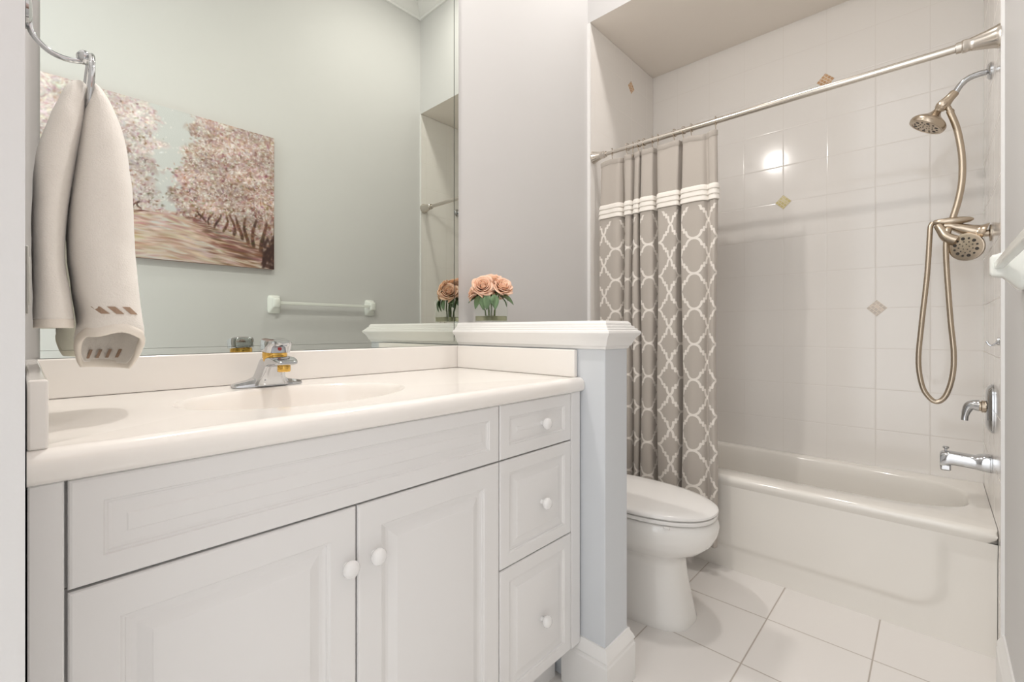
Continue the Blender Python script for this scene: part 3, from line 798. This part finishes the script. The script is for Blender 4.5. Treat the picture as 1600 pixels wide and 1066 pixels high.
def sd_panel(x, z):
    # rounded panel: open at the top and left, lower right corner rounded
    r_ = .09; qx, qz = x-(1.345-r_), (.105+r_)-z
    return math.hypot(max(qx, 0), max(qz, 0))+min(max(qx, qz), 0)-r_
for j in range(nz_+1):
    z = (TZ-.045)*j/nz_; row = []
    for i in range(nx_+1):
        x = tx0+(tx1-tx0)*i/nx_
        t_ = min(1, max(0, sd_panel(x, z)/.03+.5)); t_ = t_*t_*(3-2*t_)
        low = t_*.011*(1 if z < .37 else max(0, (TZ-.045-z)/.01))
        y = TF+.012+.010*(1-z/(TZ-.045))+low*min(1, (TZ-.045-z)/.06)
        row.append(bm.verts.new((x, y, z)))
    gr.append(row)
for j in range(nz_):
    for i in range(nx_): bm.faces.new((gr[j][i], gr[j][i+1], gr[j+1][i+1], gr[j+1][i]))
obj('apron', bm, M['tub'], tub, smooth=180)
obj('overflow_plate', lathe(B(), [(.034, 0), (.034, .006), (.028, .012), (.01, .016), (.0005, .016)], (1.4075, 2.40, TZ-.052), (-1, 0, .15), 28), M['chrome'], tub, label='chrome overflow plate')
obj('drain', lathe(B(), [(.028, 0), (.028, .004), (.02, .006), (.0005, .006)], (1.17, 2.45, TZ-.333), (0, 0, 1), 24), M['chrome'], tub, label='chrome drain')

# ------------------------------------------------------------------ tub spout, mixing valve, robe hook
PY_ = 2.34
ts = thing('tub_spout', 'chrome tub spout with pull-up diverter low on the tiled wall', 'tub spout', (XB, PY_, .55))
bm = B(); L = []
for dx, hy, z0, z1 in ((.0005, .032, .553, .615), (.012, .032, .553, .615), (.030, .030, .555, .612), (.040, .027, .557, .606), (.075, .026, .560, .608), (.105, .025, .560, .610), (.128, .023, .548, .609), (.134, .021, .549, .602)):
    L.append([(XB-dx, a_, b_) for a_, b_, _ in sell(PY_, (z0+z1)/2, hy, (z1-z0)/2, 3.4, 0, 36)])
loft(bm, L); obj('spout_body', bm, M['chrome'], ts, smooth=45)
obj('outlet', bx(XB-.1335, XB-.104, PY_-.0195, PY_+.0195, .538, .562), M['chrome'], ts, bev=.005)
obj('diverter_knob', lathe(B(), [(.004, 0), (.004, .010), (.009, .013), (.0095, .018), (.006, .020), (.0005, .0205)], (XB-.118, PY_, .606), (0, 0, 1), 20), M['chrome'], ts)

mv = thing('mixing_valve', 'chrome single lever mixing valve on the tiled wall above the tub spout', 'shower valve', (XB, 2.30, .705))
VYc, VZc = 2.300, .785
bm = B()
loft(bm, [[(XB-dx, a_, b_) for a_, b_, _ in sell(VYc, VZc, hy, hz_, 3.2, 0, 48)] for dx, hy, hz_ in ((.0005, .056, .084), (.005, .056, .084), (.012, .050, .078), (.017, .038, .066), (.019, .024, .050))])
obj('escutcheon', bm, M['chrome'], mv, smooth=40)
obj('stem', lathe(B(), [(.021, 0), (.021, .008), (.017, .010), (.017, .018)], (XB-.019, VYc, VZc+.004), (-1, 0, 0), 28), M['nickel'], mv)
bm = B(); pth = crom([(XB-.034, VYc, VZc+.006), (XB-.048, VYc, VZc+.006), (XB-.058, VYc, VZc+.001), (XB-.065, VYc, VZc-.016), (XB-.069, VYc, VZc-.036), (XB-.070, VYc, VZc-.050)], 5)
tube(bm, pth, [.021-.011*min(1, k/(len(pth)-1)*1.3) for k in range(len(pth))], 16)
obj('lever_handle', bm, M['chrome'], mv, smooth=50)

hk = thing('robe_hook', 'tiny chrome hook on the tiled side wall between shower and valve', 'hook', (XB, 2.10, .99))
obj('hook_plate', lathe(B(), [(.012, 0), (.011, .004), (.004, .006)], (XB-.0004, 2.085, 1.022), (-1, 0, 0), 20), M['chrome'], hk)
obj('hook_arm', tube(B(), crom([(XB-.004, 2.085, 1.020), (XB-.014, 2.085, 1.010), (XB-.022, 2.085, 1.012), (XB-.027, 2.085, 1.022)], 5), .0028, 10), M['chrome'], hk)

# ------------------------------------------------------------------ fixed shower head with diverter and riser
SYp = 2.36
sh = thing('overhead_shower', 'brushed nickel fixed shower head on a bent arm high on the tiled wall', 'shower head', (XB, SYp, 1.80))
obj('arm_flange', lathe(B(), [(.030, 0), (.030, .003), (.024, .009), (.012, .012)], (XB-.0005, SYp, 1.985), (-1, 0, 0), 32), M['chrome'], sh)
obj('shower_arm', tube(B(), crom([(XB-.006, SYp, 1.985), (1.435, SYp, 1.985), (1.412, SYp, 1.978), (1.394, SYp, 1.962), (1.380, SYp, 1.938)], 6), .0105, 18), M['chrome'], sh, label='chrome bent arm')
d0 = Vector((-.66, 0, -.75)).normalized()
dv = Vector((1.381, SYp, 1.942))
bm = B(); lathe(bm, [(.0125, 0), (.0145, .003), (.0150, .022), (.0165, .030), (.0200, .044), (.0205, .056), (.017, .066), (.013, .070), (.012, .082)], dv, d0, 28)
dvo = obj('diverter', bm, M['nickel'], sh, smooth=50)
obj('diverter_button', lathe(B(), [(.012, 0), (.012, .006), (.007, .0075), (.0005, .008)], dv+d0*.049+Vector((0, -.0185, 0)), (0, -1, 0), 24), M['nickel'], dvo)
hc = dv+d0*.076
d1 = Vector((-.52, -.08, -.85)).normalized()
obj('head_shell', lathe(B(), [(.0135, 0), (.017, .008), (.024, .016), (.038, .026), (.051, .035), (.0575, .043), (.0585, .052), (.056, .060), (.052, .0605)], hc, d1, 44), M['nickel'], sh, smooth=40)
bm = B(); fcn = hc+d1*.0605; u_, v_ = frame_of(d1)
lathe(bm, [(.052, -.004), (.0515, .0005), (.0465, .001), (.046, -.001), (.0005, -.001)], fcn, d1, 40, cap0=False)
fo = obj('spray_face', bm, M['nickel'], sh, smooth=30)
def nozzles(fc_, nn, R1, parent):
    u_, v_ = frame_of(nn); bm = B()
    for k in range(6):
        a = 2*pi*k/6
        lathe(bm, [(.0062, -.0012), (.0055, .0008)], fc_+(u_*cos(a)+v_*sin(a))*R1*.78, nn, 10)
        a += pi/6
        lathe(bm, [(.0040, -.0012), (.0035, .0008)], fc_+(u_*cos(a)+v_*sin(a))*R1*.80, nn, 8)
    for k in range(9):
        a = 2*pi*k/9; lathe(bm, [(.0026, -.0012), (.0022, .0008)], fc_+(u_*cos(a)+v_*sin(a))*R1*.5, nn, 8)
    for k in range(5):
        a = 2*pi*k/5; lathe(bm, [(.0024, -.0012), (.002, .0008)], fc_+(u_*cos(a)+v_*sin(a))*R1*.24, nn, 8)
    o = obj('nozzle', bm, M['black'], parent, smooth=0, label='dark spray nozzles'); o['kind'] = 'stuff'
nozzles(fcn, d1, .046, fo)
dj = dv+d0*.056+Vector((.016, 0, -.006))
obj('riser_joint', lathe(B(), [(.009, 0), (.009, .016), (.0115, .018), (.0115, .026), (.010, .028)], dj, Vector((.35, 0, -1)), 20), M['nickel'], sh)
rs = crom([dj+Vector((.006, 0, -.02)), (1.3855, SYp, 1.80), (1.398, SYp, 1.70), (1.398, SYp, 1.61), (1.388, SYp, 1.535), (1.374, SYp, 1.475)], 8)
obj('riser_hose', tube(B(), rs, .0105, 16), M['nickel'], sh)

hs = thing('hand_shower', 'brushed nickel hand shower with looping hose docked on the tiled wall', 'hand shower', (XB, SYp, .80))
# dock: pointed oval body where riser and hose meet
bm = B(); L = []
for x, ry, rz in ((1.318, .004, .004), (1.324, .011, .010), (1.340, .0145, .0125), (1.370, .017, .0145), (1.400, .015, .013), (1.420, .010, .009), (1.429, .003, .003)):
    L.append([(x, SYp-.006+ry*cos(2*pi*k/24), 1.463+rz*sin(2*pi*k/24)+(x-1.37)*-.02) for k in range(24)])
loft(bm, L); obj('dock', bm, M['nickel'], hs, smooth=60)
bm = B(); pth = crom([(1.4560, SYp, 1.4045), (1.4480, SYp, 1.4075), (1.436, SYp, 1.412), (1.417, SYp-.002, 1.421), (1.392, SYp-.004, 1.434), (1.370, SYp-.008, 1.444), (1.350, SYp-.008, 1.448)], 5)
rad = [.0115+.030*max(0, 1-(k/(len(pth)-1))*1.05)**1.3 for k in range(len(pth))]
tube(bm, pth, rad, 24); lathe(bm, [(.030, 0), (.030, .003), (.012, .006), (.012, .030)], (XB-.0005, SYp, 1.406), (-1, 0, 0), 24); obj('wall_bracket', bm, M['nickel'], hs, smooth=60)
nf = Vector((-.35, -.90, -.12)).normalized()
hc2 = Vector((1.408, SYp-.035, 1.358))
bm = B(); lathe(bm, [(.012, -.030), (.030, -.026), (.046, -.016), (.0500, -.006), (.0490, .002), (.045, .003)], hc2, nf, 40)
ho = obj('spray_head', bm, M['nickel'], hs, smooth=45)
bm = B(); lathe(bm, [(.045, -.002), (.0445, .0035), (.040, .004), (.0395, .002), (.0005, .002)], hc2, nf, 40, cap0=False)
hf = obj('spray_face', bm, M['nickel'], hs, smooth=30)
nozzles(hc2+nf*.003, nf, .040, hf)
hp = crom([hc2-nf*.012+Vector((-.030, 0, .026)), (1.358, SYp-.022, 1.402), (1.344, SYp-.016, 1.430), (1.334, SYp-.010, 1.452)], 6)
obj('handle', tube(B(), hp, [.020-.007*k/(len(hp)-1) for k in range(len(hp))], 18), M['nickel'], hs, smooth=60)
obj('hose_nut', lathe(B(), [(.0095, 0), (.0115, .004), (.0115, .030), (.0085, .036)], (1.361, SYp-.020, 1.436), (-.15, 0, -1), 20), M['nickel'], hs)
hz_ = crom([(1.320, SYp-.004, 1.466), (1.3125, SYp-.006, 1.448), (1.310, SYp-.01, 1.40), (1.303, SYp-.02, 1.26), (1.288, SYp-.03, 1.08), (1.279, SYp-.03, .94), (1.290, SYp-.03, .845), (1.312, SYp-.03, .800), (1.334, SYp-.03, .790), (1.356, SYp-.03, .818), (1.372, SYp-.03, .885),
            (1.376, SYp-.03, .970), (1.367, SYp-.03, 1.10), (1.358, SYp-.025, 1.27), (1.355, SYp-.022, 1.36), (1.357, SYp-.020, 1.405)], 14)
bm = B(); tube(bm, hz_, [.0085+.0004*(k % 2) for k in range(len(hz_))], 12)
obj('hose', bm, M['nickel'], hs, smooth=60)

# ------------------------------------------------------------------ toilet
TY = 1.640
to = thing('toilet', 'white elongated toilet with closed lid between half wall and tub', 'toilet', (.45, TY, 0))
def egg(x0, x1, w, z, n_=64, e=2.3, back=.45):
    xc = x0+(x1-x0)*back; L = []
    for k in range(n_):
        t = 2*pi*k/n_; c, s_ = cos(t), sin(t)
        ee = e if c > 0 else 3.0
        a_ = (x1-xc) if c > 0 else (xc-x0)
        L.append((xc+a_*math.copysign(abs(c)**(2/ee), c), TY+w*math.copysign(abs(s_)**(2/ee), s_), z))
    return L
bm = B()
rows = [(.10, .690, .128, .0, 3.0, .5), (.10, .691, .130, .008, 3.0, .5), (.10, .684, .126, .03, 3.0, .5), (.10, .672, .118, .09, 2.9, .5), (.10, .660, .112, .16, 2.8, .5), (.10, .655, .111, .21, 2.7, .5), (.11, .658, .116, .235, 2.6, .5),
        (.12, .684, .132, .252, 2.5, .48), (.13, .722, .153, .272, 2.4, .46), (.15, .752, .170, .300, 2.3, .45), (.16, .768, .180, .332, 2.25, .45), (.16, .773, .184, .362, 2.25, .45), (.16, .768, .182, .380, 2.25, .45), (.17, .752, .172, .388, 2.25, .45)]
loft(bm, [egg(a, b, w, z, 72, e, bk) for a, b, w, z, e, bk in rows]); obj('bowl', bm, M['china'], to, smooth=60)
bm = B(); loft(bm, [egg(.25, b, w, z, 72, 2.2, .42) for b, w, z in ((.756, .172, .3895), (.766, .180, .392), (.768, .182, .398), (.766, .181, .4045), (.760, .176, .4055))])
obj('seat', bm, M['plastic'], to, smooth=45)
bm = B(); loft(bm, [egg(.235, b, w, z, 72, 2.2, .42) for b, w, z in ((.752, .170, .4075), (.766, .181, .4085), (.770, .184, .413), (.769, .183, .419), (.760, .177, .4245), (.73, .158, .4285), (.64, .10, .4315), (.5, .02, .4325))])
obj('lid', bm, M['plastic'], to, smooth=45)
for dy in (-.075, .075):
    obj('hinge', bx(.222, .262, TY+dy-.018, TY+dy+.018, .389, .424), M['plastic'], to, bev=.004)
bm = B(); loft(bm, [sell(.66, TY+sgn*.155, .010, .007, 3, z, 16) for sgn in (-1,) for z in (.3842, .3893)]); obj('bumper', bm, M['plastic'], to)
bm = B(); loft(bm, [[(x, y, z) for x, y, _ in sell(.125, TY, hx, hy, 7, 0, 48)] for z, hx, hy in ((.36, .085, .19), (.40, .092, .205), (.55, .098, .218), (.735, .102, .226))])
obj('tank', bm, M['china'], to, smooth=40)
bm = B(); loft(bm, [[(x, y, z) for x, y, _ in sell(.122, TY, hx, hy, 7, 0, 48)] for z, hx, hy in ((.736, .104, .230), (.742, .108, .236), (.760, .108, .236), (.770, .102, .230), (.772, .09, .22))])
obj('tank_lid', bm, M['china'], to, smooth=40)
obj('flush_lever', tube(B(), crom([(.224, TY-.17, .69), (.238, TY-.17, .69), (.244, TY-.15, .688), (.246, TY-.10, .684)], 5), .006, 12), M['chrome'], to, label='chrome flush lever')
